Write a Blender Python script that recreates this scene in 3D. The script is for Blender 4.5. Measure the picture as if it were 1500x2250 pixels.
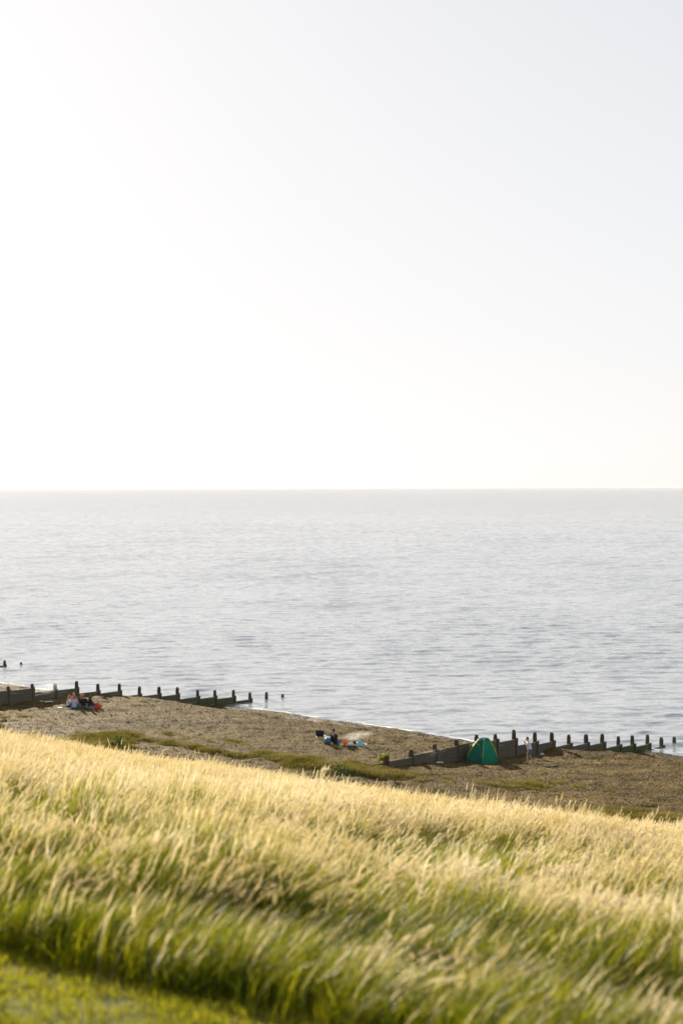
import bpy, bmesh, math, random
import numpy as np
from mathutils import Vector, Matrix, Euler

for o in list(bpy.data.objects):
    bpy.data.objects.remove(o)
random.seed(7)
RNG = np.random.default_rng(11)
scene = bpy.context.scene
COL = scene.collection

# ------------------------------------------------------------------ camera
CAM_Z = 19.0                                   # metres above the sea
cam = bpy.data.cameras.new('camera')
cam_ob = bpy.data.objects.new('camera', cam)
COL.objects.link(cam_ob)
cam.sensor_fit = 'VERTICAL'
cam.sensor_height = 36.0
cam.sensor_width = 24.0
cam.lens = 50.0
cam.shift_y = -53.0 / 2250.0
cam.clip_start = 0.1
cam.clip_end = 200000.0
cam.dof.use_dof = True
cam.dof.focus_distance = 45.0
cam.dof.aperture_fstop = 1.4
cam_ob.matrix_world = Matrix.Translation((0, 0, CAM_Z)) @ Matrix.Rotation(math.radians(90), 4, 'X') @ Matrix.Rotation(-0.0033, 4, 'Z')
scene.camera = cam_ob

# ------------------------------------------------------------------ sky and sun
SUN_EL = math.radians(16.0)
SUN_AZ = math.radians(-25.0)                   # from +Y, negative is to the left
world = bpy.data.worlds.new('World')
scene.world = world
world.use_nodes = True
wn, wl = world.node_tree.nodes, world.node_tree.links
wn.clear()
sky = wn.new('ShaderNodeTexSky')
sky.sky_type = 'NISHITA'
sky.sun_disc = False
sky.sun_elevation = SUN_EL
sky.sun_rotation = SUN_AZ
sky.altitude = 0
sky.air_density = 0.8
sky.dust_density = 0.7
sky.ozone_density = 1.0
# thin bright summer haze: colour and the brightest parts are flattened evenly all round, c / (c + k)
hs = wn.new('ShaderNodeHueSaturation')
hs.inputs['Saturation'].default_value = 0.58
def wvm(op, a, b):
    v = wn.new('ShaderNodeVectorMath'); v.operation = op
    for i, q in enumerate((a, b)):
        if isinstance(q, tuple): v.inputs[i].default_value = q
        else: wl.new(q, v.inputs[i])
    return v.outputs[0]
wl.new(sky.outputs[0], hs.inputs['Color'])
shoulder = wvm('DIVIDE', hs.outputs[0], wvm('ADD', hs.outputs[0], (1.7, 1.7, 1.7)))
haze_sky = wvm('MULTIPLY', shoulder, (2.93, 2.875, 2.88))
bg = wn.new('ShaderNodeBackground')
bg.inputs['Strength'].default_value = 0.15
wo = wn.new('ShaderNodeOutputWorld')
wl.new(haze_sky, bg.inputs[0])
wl.new(bg.outputs[0], wo.inputs[0])

sun = bpy.data.lights.new('sun', 'SUN')
sun.energy = 5.0
sun.angle = math.radians(0.6)
sun.color = (1.0, 0.87, 0.67)
sun_ob = bpy.data.objects.new('sun', sun)
COL.objects.link(sun_ob)
sd = Vector((math.sin(SUN_AZ) * math.cos(SUN_EL), math.cos(SUN_AZ) * math.cos(SUN_EL), math.sin(SUN_EL)))
sun_ob.rotation_euler = sd.to_track_quat('Z', 'Y').to_euler()

scene.render.engine = 'CYCLES'
vs = scene.view_settings
scene.display_settings.display_device = 'sRGB'
vs.view_transform = 'Standard'
vs.look = 'None'
vs.exposure = 1.4
vs.gamma = 1.0
vs.use_curve_mapping = False

# ------------------------------------------------------------------ helpers
def link(o, parent=None):
    COL.objects.link(o)
    if parent is not None:
        o.parent = parent
    return o

def tag(o, label=None, cat=None, group=None, kind=None):
    if label: o['label'] = label
    if cat: o['category'] = cat
    if group: o['group'] = group
    if kind: o['kind'] = kind
    return o

def empty(name, loc=(0, 0, 0), rz=0.0):
    o = bpy.data.objects.new(name, None)
    o.empty_display_size = 0.3
    link(o)
    o.location = loc
    o.rotation_euler = (0, 0, rz)
    return o

def mesh_np(name, verts, faces, mats=(), smooth=False, matidx=None):
    """verts (n,3) array, faces (m,k) array of one k, or a list"""
    me = bpy.data.meshes.new(name)
    if isinstance(faces, np.ndarray):
        m, k = faces.shape
        me.vertices.add(len(verts)); me.vertices.foreach_set('co', np.asarray(verts, np.float32).ravel())
        me.loops.add(m * k); me.loops.foreach_set('vertex_index', faces.astype(np.int32).ravel())
        me.polygons.add(m)
        me.polygons.foreach_set('loop_start', np.arange(0, m * k, k, dtype=np.int32))
    else:
        me.from_pydata([tuple(v) for v in verts], [], [tuple(f) for f in faces])
    for mt in mats: me.materials.append(mt)
    if matidx is not None: me.polygons.foreach_set('material_index', np.asarray(matidx, np.int32))
    if smooth: me.polygons.foreach_set('use_smooth', np.ones(len(me.polygons), bool))
    me.update(calc_edges=True)
    me.validate()
    return me

def obj(name, me, parent=None, loc=(0, 0, 0), rot=(0, 0, 0)):
    o = bpy.data.objects.new(name, me)
    link(o, parent)
    o.location = loc
    o.rotation_euler = rot
    return o

def bm_obj(name, bm, mat, parent=None, smooth=False, loc=(0, 0, 0), rot=(0, 0, 0)):
    me = bpy.data.meshes.new(name)
    bm.to_mesh(me); bm.free()
    if mat: me.materials.append(mat)
    if smooth:
        for p in me.polygons: p.use_smooth = True
    return obj(name, me, parent, loc, rot)

# numpy value noise
def _hash(ix, iy, seed):
    h = (ix.astype(np.int64) * 374761393 + iy.astype(np.int64) * 668265263 + seed * 974711) & 0x7fffffff
    h = ((h ^ (h >> 13)) * 1274126177) & 0x7fffffff
    return ((h ^ (h >> 16)) & 0xffff) / 65535.0

def vnoise(x, y, seed=0):
    x = np.asarray(x, float); y = np.asarray(y, float)
    x0 = np.floor(x); y0 = np.floor(y)
    fx = x - x0; fy = y - y0
    fx = fx * fx * (3 - 2 * fx); fy = fy * fy * (3 - 2 * fy)
    x0 = x0.astype(np.int64); y0 = y0.astype(np.int64)
    a = _hash(x0, y0, seed); b = _hash(x0 + 1, y0, seed)
    c = _hash(x0, y0 + 1, seed); d = _hash(x0 + 1, y0 + 1, seed)
    return (a + (b - a) * fx) * (1 - fy) + (c + (d - c) * fx) * fy

def fbm(x, y, seed=0, oct=3):
    v = 0; a = 0.5; t = 0
    for i in range(oct):
        v = v + a * vnoise(x, y, seed + i * 17); t += a
        x = x * 2.03 + 5.1; y = y * 2.03 + 1.7; a *= 0.5
    return v / t

def sstep(a, b, x):
    t = np.clip((x - a) / (b - a), 0, 1)
    return t * t * (3 - 2 * t)

# ------------------------------------------------------------------ materials
def new_mat(name):
    m = bpy.data.materials.new(name)
    m.use_nodes = True
    nt = m.node_tree
    for n in list(nt.nodes):
        if n.type not in ('BSDF_PRINCIPLED', 'OUTPUT_MATERIAL'): nt.nodes.remove(n)
    return m, nt, nt.nodes['Principled BSDF'], nt.nodes['Material Output']

def ramp(nt, stops):
    r = nt.nodes.new('ShaderNodeValToRGB')
    el = r.color_ramp.elements
    while len(el) < len(stops): el.new(0.5)
    for e, (p, c) in zip(el, stops):
        e.position = p
        e.color = (*c, 1) if len(c) == 3 else c
    return r

def noise(nt, scale, detail=3, rough=0.55, coord=None, dist=0.0):
    n = nt.nodes.new('ShaderNodeTexNoise')
    n.inputs['Scale'].default_value = scale
    n.inputs['Detail'].default_value = detail
    n.inputs['Roughness'].default_value = rough
    n.inputs['Distortion'].default_value = dist
    if coord is not None: nt.links.new(coord, n.inputs['Vector'])
    return n

def coords(nt, kind='Object', scale=None):
    if kind == 'World':
        t = nt.nodes.new('ShaderNodeNewGeometry').outputs['Position']
    else:
        t = nt.nodes.new('ShaderNodeTexCoord').outputs[kind]
    if scale is not None:
        mp = nt.nodes.new('ShaderNodeMapping')
        mp.inputs['Scale'].default_value = scale
        nt.links.new(t, mp.inputs['Vector'])
        t = mp.outputs[0]
    return t

def mixc(nt, fac, a, b, mode='MIX'):
    n = nt.nodes.new('ShaderNodeMix')
    n.data_type = 'RGBA'; n.blend_type = mode
    for sock, v in ((n.inputs[0], fac), (n.inputs[6], a), (n.inputs[7], b)):
        if isinstance(v, (int, float)): sock.default_value = v
        elif isinstance(v, tuple): sock.default_value = (*v, 1)
        else: nt.links.new(v, sock)
    return n.outputs[2]

def bump(nt, height, strength, dist, b):
    n = nt.nodes.new('ShaderNodeBump')
    n.inputs['Strength'].default_value = strength
    n.inputs['Distance'].default_value = dist
    nt.links.new(height, n.inputs['Height'])
    nt.links.new(n.outputs[0], b.inputs['Normal'])
    return n

def simple(name, c1, c2, scale=6.0, rough=0.8, trans=0.0, bumpd=0.0):
    """cloth / plastic: two close tones broken by noise, light relief, optional translucency"""
    m, nt, b, out = new_mat(name)
    co = coords(nt)
    n = noise(nt, scale, 4, coord=co)
    r = ramp(nt, [(0.3, c1), (0.7, c2)])
    nt.links.new(n.outputs[0], r.inputs[0])
    nt.links.new(r.outputs[0], b.inputs['Base Color'])
    b.inputs['Roughness'].default_value = rough
    if bumpd: bump(nt, n.outputs[0], 0.6, bumpd, b)
    if trans:
        tr = nt.nodes.new('ShaderNodeBsdfTranslucent')
        nt.links.new(r.outputs[0], tr.inputs[0])
        mx = nt.nodes.new('ShaderNodeMixShader')
        mx.inputs[0].default_value = trans
        nt.links.new(b.outputs[0], mx.inputs[1]); nt.links.new(tr.outputs[0], mx.inputs[2])
        nt.links.new(mx.outputs[0], out.inputs[0])
    return m

def grass_mat(name, stops, trans=0.5, rough=0.6, spec=0.12):
    """blade: tone drawn per clump, both faces lit, light passing through"""
    m, nt, b, out = new_mat(name)
    oi = nt.nodes.new('ShaderNodeObjectInfo')
    co = coords(nt, 'World')
    n = noise(nt, 0.45, 2, coord=co)
    n2 = noise(nt, 23.0, 1, coord=co)
    a = nt.nodes.new('ShaderNodeMath'); a.operation = 'MULTIPLY_ADD'
    nt.links.new(oi.outputs['Random'], a.inputs[0]); a.inputs[1].default_value = 0.35
    nt.links.new(n.outputs[0], a.inputs[2])
    a2 = nt.nodes.new('ShaderNodeMath'); a2.operation = 'MULTIPLY_ADD'
    nt.links.new(n2.outputs[0], a2.inputs[0]); a2.inputs[1].default_value = 0.55
    nt.links.new(a.outputs[0], a2.inputs[2])
    a3 = nt.nodes.new('ShaderNodeMath'); a3.operation = 'ADD'
    nt.links.new(a2.outputs[0], a3.inputs[0]); a3.inputs[1].default_value = -0.43
    r = ramp(nt, stops)
    nt.links.new(a3.outputs[0], r.inputs[0])
    nt.links.new(r.outputs[0], b.inputs['Base Color'])
    b.inputs['Roughness'].default_value = rough
    b.inputs['Specular IOR Level'].default_value = spec
    tr = nt.nodes.new('ShaderNodeBsdfTranslucent')
    nt.links.new(r.outputs[0], tr.inputs[0])
    mx = nt.nodes.new('ShaderNodeMixShader')
    mx.inputs[0].default_value = trans
    nt.links.new(b.outputs[0], mx.inputs[1]); nt.links.new(tr.outputs[0], mx.inputs[2])
    nt.links.new(mx.outputs[0], out.inputs[0])
    return m

M = {}
M['head'] = grass_mat('straw_seed_head', [(0.05, (0.44, 0.355, 0.085)), (0.45, (0.58, 0.48, 0.26)), (0.9, (0.71, 0.635, 0.495))], 0.55, 0.8, 0.05)
M['stem'] = grass_mat('straw_stem', [(0.1, (0.22, 0.25, 0.015)), (0.5, (0.34, 0.32, 0.04)), (0.9, (0.48, 0.40, 0.12))], 0.5)
M['blade'] = grass_mat('green_blade', [(0.1, (0.10, 0.125, 0.004)), (0.5, (0.235, 0.24, 0.005)), (0.9, (0.40, 0.35, 0.015))], 0.6, 0.4, 0.22)
M['blade_dark'] = grass_mat('deep_green_blade', [(0.1, (0.03, 0.055, 0.004)), (0.5, (0.06, 0.09, 0.006)), (0.9, (0.13, 0.15, 0.012))], 0.42)
M['mown'] = grass_mat('mown_blade', [(0.1, (0.12, 0.135, 0.008)), (0.5, (0.22, 0.21, 0.016)), (0.9, (0.36, 0.31, 0.07))], 0.45)
M['turf'] = grass_mat('short_turf_blade', [(0.1, (0.085, 0.082, 0.014)), (0.5, (0.15, 0.13, 0.028)), (0.9, (0.25, 0.20, 0.07))], 0.45)
M['leaf'] = grass_mat('bush_leaf', [(0.1, (0.018, 0.035, 0.004)), (0.5, (0.04, 0.07, 0.008)), (0.9, (0.10, 0.13, 0.015))], 0.3)

def hill_material():
    m, nt, b, out = new_mat('hillside_soil_and_turf')
    co = coords(nt, 'World')
    n = noise(nt, 0.9, 5, coord=co); n2 = noise(nt, 14, 4, coord=co)
    r = ramp(nt, [(0.36, (0.05, 0.065, 0.010)), (0.46, (0.08, 0.09, 0.014)), (0.56, (0.13, 0.11, 0.03)), (0.72, (0.14, 0.10, 0.04))])
    c = mixc(nt, 0.35, n.outputs[0], n2.outputs[0])
    nt.links.new(c, r.inputs[0]); nt.links.new(r.outputs[0], b.inputs['Base Color'])
    b.inputs['Roughness'].default_value = 0.95
    b.inputs['Specular IOR Level'].default_value = 0.1
    bump(nt, n2.outputs[0], 0.8, 0.04, b)
    return m

def shingle_material():
    m, nt, b, out = new_mat('flint_shingle')
    co = coords(nt, 'World')
    vo = nt.nodes.new('ShaderNodeTexVoronoi'); vo.inputs['Scale'].default_value = 15.0
    nt.links.new(co, vo.inputs['Vector'])
    vo2 = nt.nodes.new('ShaderNodeTexVoronoi'); vo2.inputs['Scale'].default_value = 3.6
    nt.links.new(co, vo2.inputs['Vector'])
    sep = nt.nodes.new('ShaderNodeSeparateColor'); nt.links.new(vo.outputs['Color'], sep.inputs[0])
    r = ramp(nt, [(0.0, (0.040, 0.026, 0.007)), (0.3, (0.080, 0.055, 0.017)), (0.6, (0.118, 0.083, 0.027)), (0.9, (0.155, 0.112, 0.040)), (1.0, (0.25, 0.20, 0.10))])
    nt.links.new(sep.outputs[0], r.inputs[0])
    mpb = nt.nodes.new('ShaderNodeMapping'); mpb.inputs['Rotation'].default_value = (0, 0, 0.607); mpb.inputs['Scale'].default_value = (0.16, 1.0, 1.0)
    nt.links.new(co, mpb.inputs['Vector'])
    big = noise(nt, 0.5, 5, coord=mpb.outputs[0])
    rb = ramp(nt, [(0.34, (0.58, 0.57, 0.55)), (0.66, (1.28, 1.20, 1.02))])
    nt.links.new(big.outputs[0], rb.inputs[0])
    c = mixc(nt, 1.0, r.outputs[0], rb.outputs[0], 'MULTIPLY')
    # wet band just above the water line
    geo = nt.nodes.new('ShaderNodeNewGeometry'); sx = nt.nodes.new('ShaderNodeSeparateXYZ')
    nt.links.new(geo.outputs['Position'], sx.inputs[0])
    mr = nt.nodes.new('ShaderNodeMapRange')
    mr.inputs['From Min'].default_value = 0.10; mr.inputs['From Max'].default_value = 0.30
    mr.inputs['To Min'].default_value = 0.55; mr.inputs['To Max'].default_value = 1.0
    nt.links.new(sx.outputs[2], mr.inputs[0])
    wet = nt.nodes.new('ShaderNodeCombineColor')
    for i in range(3): nt.links.new(mr.outputs[0], wet.inputs[i])
    c = mixc(nt, 1.0, c, wet.outputs[0], 'MULTIPLY')
    nt.links.new(c, b.inputs['Base Color'])
    mr2 = nt.nodes.new('ShaderNodeMapRange')
    mr2.inputs['From Min'].default_value = 0.08; mr2.inputs['From Max'].default_value = 0.25
    mr2.inputs['To Min'].default_value = 0.45; mr2.inputs['To Max'].default_value = 0.8
    nt.links.new(sx.outputs[2], mr2.inputs[0])
    nt.links.new(mr2.outputs[0], b.inputs['Roughness'])
    b.inputs['Specular IOR Level'].default_value = 0.06
    h = nt.nodes.new('ShaderNodeMath'); h.operation = 'ADD'
    nt.links.new(vo.outputs['Distance'], h.inputs[0]); nt.links.new(vo2.outputs['Distance'], h.inputs[1])
    inv = nt.nodes.new('ShaderNodeMath'); inv.operation = 'MULTIPLY'; inv.inputs[1].default_value = -1
    nt.links.new(h.outputs[0], inv.inputs[0])
    bump(nt, inv.outputs[0], 1.0, 0.075, b)
    return m

def pebble_mat(name, c1, c2):
    m, nt, b, out = new_mat(name)
    oi = nt.nodes.new('ShaderNodeObjectInfo')
    r = ramp(nt, [(0.0, c1), (1.0, c2)])
    nt.links.new(oi.outputs['Random'], r.inputs[0])
    nt.links.new(r.outputs[0], b.inputs['Base Color'])
    b.inputs['Roughness'].default_value = 0.9
    b.inputs['Specular IOR Level'].default_value = 0.1
    return m

def sea_material():
    m, nt, b, out = new_mat('sea_water')
    b.inputs['Base Color'].default_value = (0.275, 0.305, 0.335, 1)
    b.inputs['Roughness'].default_value = 0.10
    b.inputs['IOR'].default_value = 1.55
    co = coords(nt, 'World')
    def layer(sx, sy, rot, scale, det):
        mp = nt.nodes.new('ShaderNodeMapping')
        mp.inputs['Rotation'].default_value = (0, 0, rot)
        mp.inputs['Scale'].default_value = (sx, sy, 1)
        nt.links.new(co, mp.inputs['Vector'])
        return noise(nt, scale, det, 0.6, mp.outputs[0], 0.3)
    n1 = layer(0.45, 1.0, -0.25, 3.2, 2)
    n2 = layer(0.4, 1.0, 0.2, 0.95, 2)
    n3 = layer(0.25, 1.0, -0.1, 0.016, 6)
    def vm(op, a, b):
        v = nt.nodes.new('ShaderNodeVectorMath'); v.operation = op
        for i, q in enumerate((a, b)):
            if isinstance(q, tuple): v.inputs[i].default_value = q
            elif q is not None: nt.links.new(q, v.inputs[i])
        return v
    # ripples too small for the mesh tilt the surface directly
    s1 = vm('SUBTRACT', n1.outputs['Color'], (0.5, 0.5, 0.5)); s1 = vm('MULTIPLY', s1.outputs[0], (0.26, 0.34, 0.0))
    s2 = vm('SUBTRACT', n2.outputs['Color'], (0.5, 0.5, 0.5)); s2 = vm('MULTIPLY', s2.outputs[0], (0.38, 0.70, 0.0))
    rr = nt.nodes.new('ShaderNodeMapRange'); rr.inputs['From Min'].default_value = 0.3; rr.inputs['From Max'].default_value = 0.7
    rr.inputs['To Min'].default_value = 0.75; rr.inputs['To Max'].default_value = 1.2
    nt.links.new(n3.outputs[0], rr.inputs[0])
    sm = vm('ADD', s1.outputs[0], s2.outputs[0])
    sc_ = vm('SCALE', sm.outputs[0], None); sy_ = nt.nodes.new('ShaderNodeSeparateXYZ'); nt.links.new(co, sy_.inputs[0])
    fr = nt.nodes.new('ShaderNodeMapRange')          # farther out the mesh holds no waves: they are all in this tilt
    fr.inputs['From Min'].default_value = 250; fr.inputs['From Max'].default_value = 1300; fr.inputs['To Min'].default_value = 1.0; fr.inputs['To Max'].default_value = 2.9
    nt.links.new(sy_.outputs[1], fr.inputs[0])
    ml = nt.nodes.new('ShaderNodeMath'); ml.operation = 'MULTIPLY'
    nt.links.new(rr.outputs[0], ml.inputs[0]); nt.links.new(fr.outputs[0], ml.inputs[1])
    nt.links.new(ml.outputs[0], sc_.inputs['Scale'])
    g = nt.nodes.new('ShaderNodeNewGeometry')
    ad = vm('ADD', g.outputs['Normal'], sc_.outputs[0])
    nm = vm('NORMALIZE', ad.outputs[0], None)
    nt.links.new(nm.outputs[0], b.inputs['Normal'])
    return m

def timber_material(name, dry1, dry2):
    m, nt, b, out = new_mat(name)
    co = coords(nt, 'Object', (1.2, 9.0, 9.0))
    n = noise(nt, 1.6, 5, coord=co)
    r = ramp(nt, [(0.3, dry1), (0.7, dry2)])
    nt.links.new(n.outputs[0], r.inputs[0])
    wc = coords(nt, 'World')
    big = noise(nt, 1.1, 3, coord=wc)
    sx = nt.nodes.new('ShaderNodeSeparateXYZ'); nt.links.new(wc, sx.inputs[0])
    # green weed grows on the timber that the tide reaches
    h = nt.nodes.new('ShaderNodeMath'); h.operation = 'MULTIPLY_ADD'
    nt.links.new(big.outputs[0], h.inputs[0]); h.inputs[1].default_value = -1.6; nt.links.new(sx.outputs[2], h.inputs[2])
    mr = nt.nodes.new('ShaderNodeMapRange'); mr.inputs['From Min'].default_value = -0.6; mr.inputs['From Max'].default_value = 0.4
    mr.inputs['To Min'].default_value = 0.9; mr.inputs['To Max'].default_value = 0.0
    nt.links.new(h.outputs[0], mr.inputs[0])
    weed = mixc(nt, n.outputs[0], (0.03, 0.05, 0.012), (0.075, 0.10, 0.025))
    c = mixc(nt, mr.outputs[0], r.outputs[0], weed)
    nt.links.new(c, b.inputs['Base Color'])
    b.inputs['Roughness'].default_value = 0.85
    bump(nt, n.outputs[0], 0.7, 0.02, b)
    return m

M['hill'] = hill_material()
M['shingle'] = shingle_material()
M['sea'] = sea_material()
M['post'] = timber_material('groyne_post_timber', (0.055, 0.030, 0.018), (0.10, 0.058, 0.035))
M['plank'] = timber_material('groyne_plank_timber', (0.078, 0.069, 0.047), (0.135, 0.12, 0.083))

# ------------------------------------------------------------------ lie of the land
# s runs out to sea across the shore, t runs along the shore to the right
NS = np.array([0.57, 0.8216]); TS = np.array([0.8216, -0.57])
def st(x, y): return NS[0] * x + NS[1] * y, TS[0] * x + TS[1] * y
def xy(s, t): return NS[0] * s + TS[0] * t, NS[1] * s + TS[1] * t

GR2, PER = -40.0, 39.0                         # line of the near groyne, spacing of groynes
def tau_of(s, t): return t - 0.199 * (s - 101.0)

MOWN = 5.85
def hill_z(s, t):
    s = np.asarray(s, float); t = np.asarray(t, float)
    a = CAM_Z - (1.76 + 0.1595 * s + 0.00182 * s * s)
    back = CAM_Z - 1.76 + 0.1595 * 6 * (1 - np.exp(np.minimum(s, 0) / 6))
    z = np.where(s < 0, back, a)
    z0, z1, m0, m1, L = 10.817, 2.95, -0.2687, -0.05, 28.0
    u = np.clip((s - 30) / L, 0, 1)
    h = (2*u**3 - 3*u**2 + 1)*z0 + (u**3 - 2*u**2 + u)*m0*L + (-2*u**3 + 3*u**2)*z1 + (u**3 - u**2)*m1*L
    z = np.where(s > 30, h, z)
    flat = 2.95 - 0.018 * (s - 58)
    z = np.where(s > 58, flat, z)
    z = z + (fbm(s * 0.35, t * 0.22, 3, 3) - 0.5) * 0.28 * sstep(5.0, 9.0, s)
    z = z + (fbm(s * 1.7, t * 1.7, 5, 2) - 0.5) * np.where(s > 58, 0.22, 0.04)
    z = z - 0.16 * np.exp(-((t + 17) / 5.0) ** 2) * sstep(8, 18, s) * sstep(45, 35, s)
    bare = sstep(0.62, 0.48, fbm(s * 0.35, t * 0.14, 111, 3))
    z = z - 0.34 * bare * sstep(57, 60, s)
    # dips under the shingle along a ragged edge
    edge = 68.3 + (fbm(t * 0.13, s * 0.3, 21, 3) - 0.5) * 9.0
    z = z - 0.30 * sstep(edge - 1.0, edge + 2.5, s) - 0.10 * np.maximum(s - 72, 0)
    return z

PS = np.array([40, 57, 60, 66, 70, 75, 79, 83, 86, 88, 90, 92, 94, 96, 100, 115, 140, 400])
PZ = np.array([-4, 2.2, 2.72, 2.67, 2.60, 2.38, 2.18, 2.12, 1.84, 1.46, 1.02, 0.62, 0.30, 0.02, -0.5, -2.0, -3.5, -6])
def beach_z(s, t):
    s = np.asarray(s, float); t = np.asarray(t, float)
    ta = tau_of(s, t)
    k = np.floor((ta - GR2) / PER); p = (ta - GR2) / PER - k
    sh = 5.6 * np.power(p, 1.15) * sstep(77, 87, s)
    z = np.interp(s + sh, PS, PZ)
    z = z + np.where(k == -1, 0.22, -0.02) * np.exp(-((s - 81) / 6.0) ** 2) * np.exp(-p * 5)
    z = z - np.where(k == 0, 0.50, 0.0) * np.exp(-((s - 83.5) / 7.5) ** 2) * np.exp(-p * 3.5)
    z = z - np.where(k == -1, 0.20, 0.0) * np.exp(-((s - 90) / 4.0) ** 2) * np.exp(-p * 4)
    # ridges left by the tides, and trampled unevenness
    z = z + 0.15 * np.sin((s + 1.5 * fbm(t * 0.06, s * 0.1, 41, 2) + sh) * 1.25) * sstep(82, 85, s) * sstep(98, 94, s)
    z = z + (fbm(s * 0.5, t * 0.25, 43, 3) - 0.5) * 0.30 * sstep(99, 92, s)
    z = z + (fbm(s * 1.6, t * 1.3, 47, 3) - 0.5) * 0.28 * sstep(99, 92, s)
    return z

def ground(x, y):
    s, t = st(x, y)
    return float(np.maximum(hill_z(s, t), beach_z(s, t)))

def grid_mesh(name, X, Y, Z, mat, smooth=True):
    r, c = X.shape
    v = np.stack([X.ravel(), Y.ravel(), Z.ravel()], 1)
    i = np.arange((r - 1) * (c - 1)); a = (i // (c - 1)) * c + i % (c - 1)
    f = np.stack([a, a + 1, a + c + 1, a + c], 1)
    return mesh_np(name, v, f, [mat], smooth)

# hillside
sv = np.concatenate([np.linspace(-160, -8, 30), np.arange(-7, 36, 0.28), np.arange(36, 60, 1.0), np.arange(60, 80, 0.4), [84, 90]])
tv = np.concatenate([np.linspace(-400, -110, 30), np.arange(-108, 40, 0.45), np.linspace(41, 300, 30)])
S, T = np.meshgrid(sv, tv, indexing='ij'); X, Y = xy(S, T)
hill = obj('hillside', grid_mesh('hillside', X, Y, hill_z(S, T), M['hill']))
tag(hill, kind='structure')
# beach, laid out along the groynes so that its level may jump at each of them
sv = np.concatenate([np.arange(58, 102, 0.25), np.linspace(102.5, 160, 40)])
ta = []
for k in range(-5, 8):
    a = GR2 + k * PER
    q = a + 0.02 + np.concatenate([np.linspace(0, 1, 132 if k in (-2, -1, 0) else 30)]) * (PER - 0.04)
    ta.append(q)
ta = np.concatenate(ta)
S, TA = np.meshgrid(sv, ta, indexing='ij'); T = TA + 0.199 * (S - 101.0); X, Y = xy(S, T)
beach = obj('beach', grid_mesh('beach', X, Y, beach_z(S, T), M['shingle']))
tag(beach, kind='structure')

# ------------------------------------------------------------------ sea
def sea_height(x, y):
    rng = np.random.default_rng(5)
    z = np.zeros_like(x)
    env1 = 0.25 + 2.2 * fbm(x * 0.05, y * 0.03, 61, 2) ** 2
    env2 = 0.25 + 2.2 * fbm(x * 0.08 + 9, y * 0.05, 67, 2) ** 2
    px = x + 1.2 * fbm(x * 0.12, y * 0.12, 71, 2); py = y + 2.2 * fbm(x * 0.06, y * 0.09, 73, 2)
    for i in range(26):
        lam = 0.9 * (4.6 / 0.9) ** rng.random()
        ang = math.radians(rng.normal(100 if i % 2 else 116, 14))
        kx, ky = math.cos(ang) * 2 * math.pi / lam, math.sin(ang) * 2 * math.pi / lam
        amp = 0.0037 * lam ** 1.0 * (0.6 + 0.8 * rng.random())
        ph = rng.random() * 6.28
        w = 0.5 + 0.5 * np.sin(kx * px + ky * py + ph)
        z += amp * (2 * w ** 2.2 - 0.8) * (env1 if i % 3 else env2)
    return z
yr = np.concatenate([80 * np.exp(np.arange(0, 2.3, 0.0036)), np.geomspace(805, 60000, 60)])
xr = np.concatenate([[-6, -3, -1.5, -0.8, -0.5], np.linspace(-0.36, 0.36, 430), [0.5, 0.8, 1.5, 3, 6]])
XR, Y = np.meshgrid(xr, yr, indexing='xy'); X = XR * Y
fade = sstep(1500, 420, Y) * (np.abs(XR) < 0.37)
Z = sea_height(X, Y) * fade
s_, t_ = st(X, Y)
depth = np.maximum(-np.maximum(beach_z(s_, t_), -3), 0)
Z = Z * (0.35 + 0.65 * sstep(0.0, 1.2, depth))
sea = obj('sea', grid_mesh('sea', X, Y, Z, M['sea']))
tag(sea, kind='structure')

# broken line of foam where the ripples wash out on the shingle
M['foam'] = simple('sea_foam', (0.62, 0.62, 0.62), (0.75, 0.75, 0.76), 5, 0.9)
fv, ff = [], []
for line, (lvl, wid, thr) in enumerate(((-0.02, 0.30, 0.36), (-0.16, 0.16, 0.56))):
    tq = np.arange(-125, -15, 0.22); prev = None
    ss = np.arange(84, 104, 0.05)
    for tv_ in tq:
        z_ = beach_z(ss, np.full_like(ss, tv_))
        i_ = np.argmax(z_ < lvl); s0_ = ss[i_] + 0.25 * (vnoise(tv_ * 1.1, 3.3, 131 + line) - 0.5)
        w_ = wid * (vnoise(tv_ * 0.9, 7.7, 137 + line) - thr) * 2.2
        if w_ <= 0.02: prev = None; continue
        a_, b_ = xy(s0_, tv_), xy(s0_ + w_, tv_)
        n_ = len(fv); fv += [(a_[0], a_[1], 0.045), (b_[0], b_[1], 0.05)]
        if prev is not None and abs(prev[1] - s0_) < 1.0: ff.append((prev[0], prev[0] + 1, n_ + 1, n_))
        prev = (n_, s0_)
tag(obj('foam', mesh_np('foam', np.array(fv), np.array(ff), [M['foam']])), 'broken white foam along the water line of the beach', kind='stuff')

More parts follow.
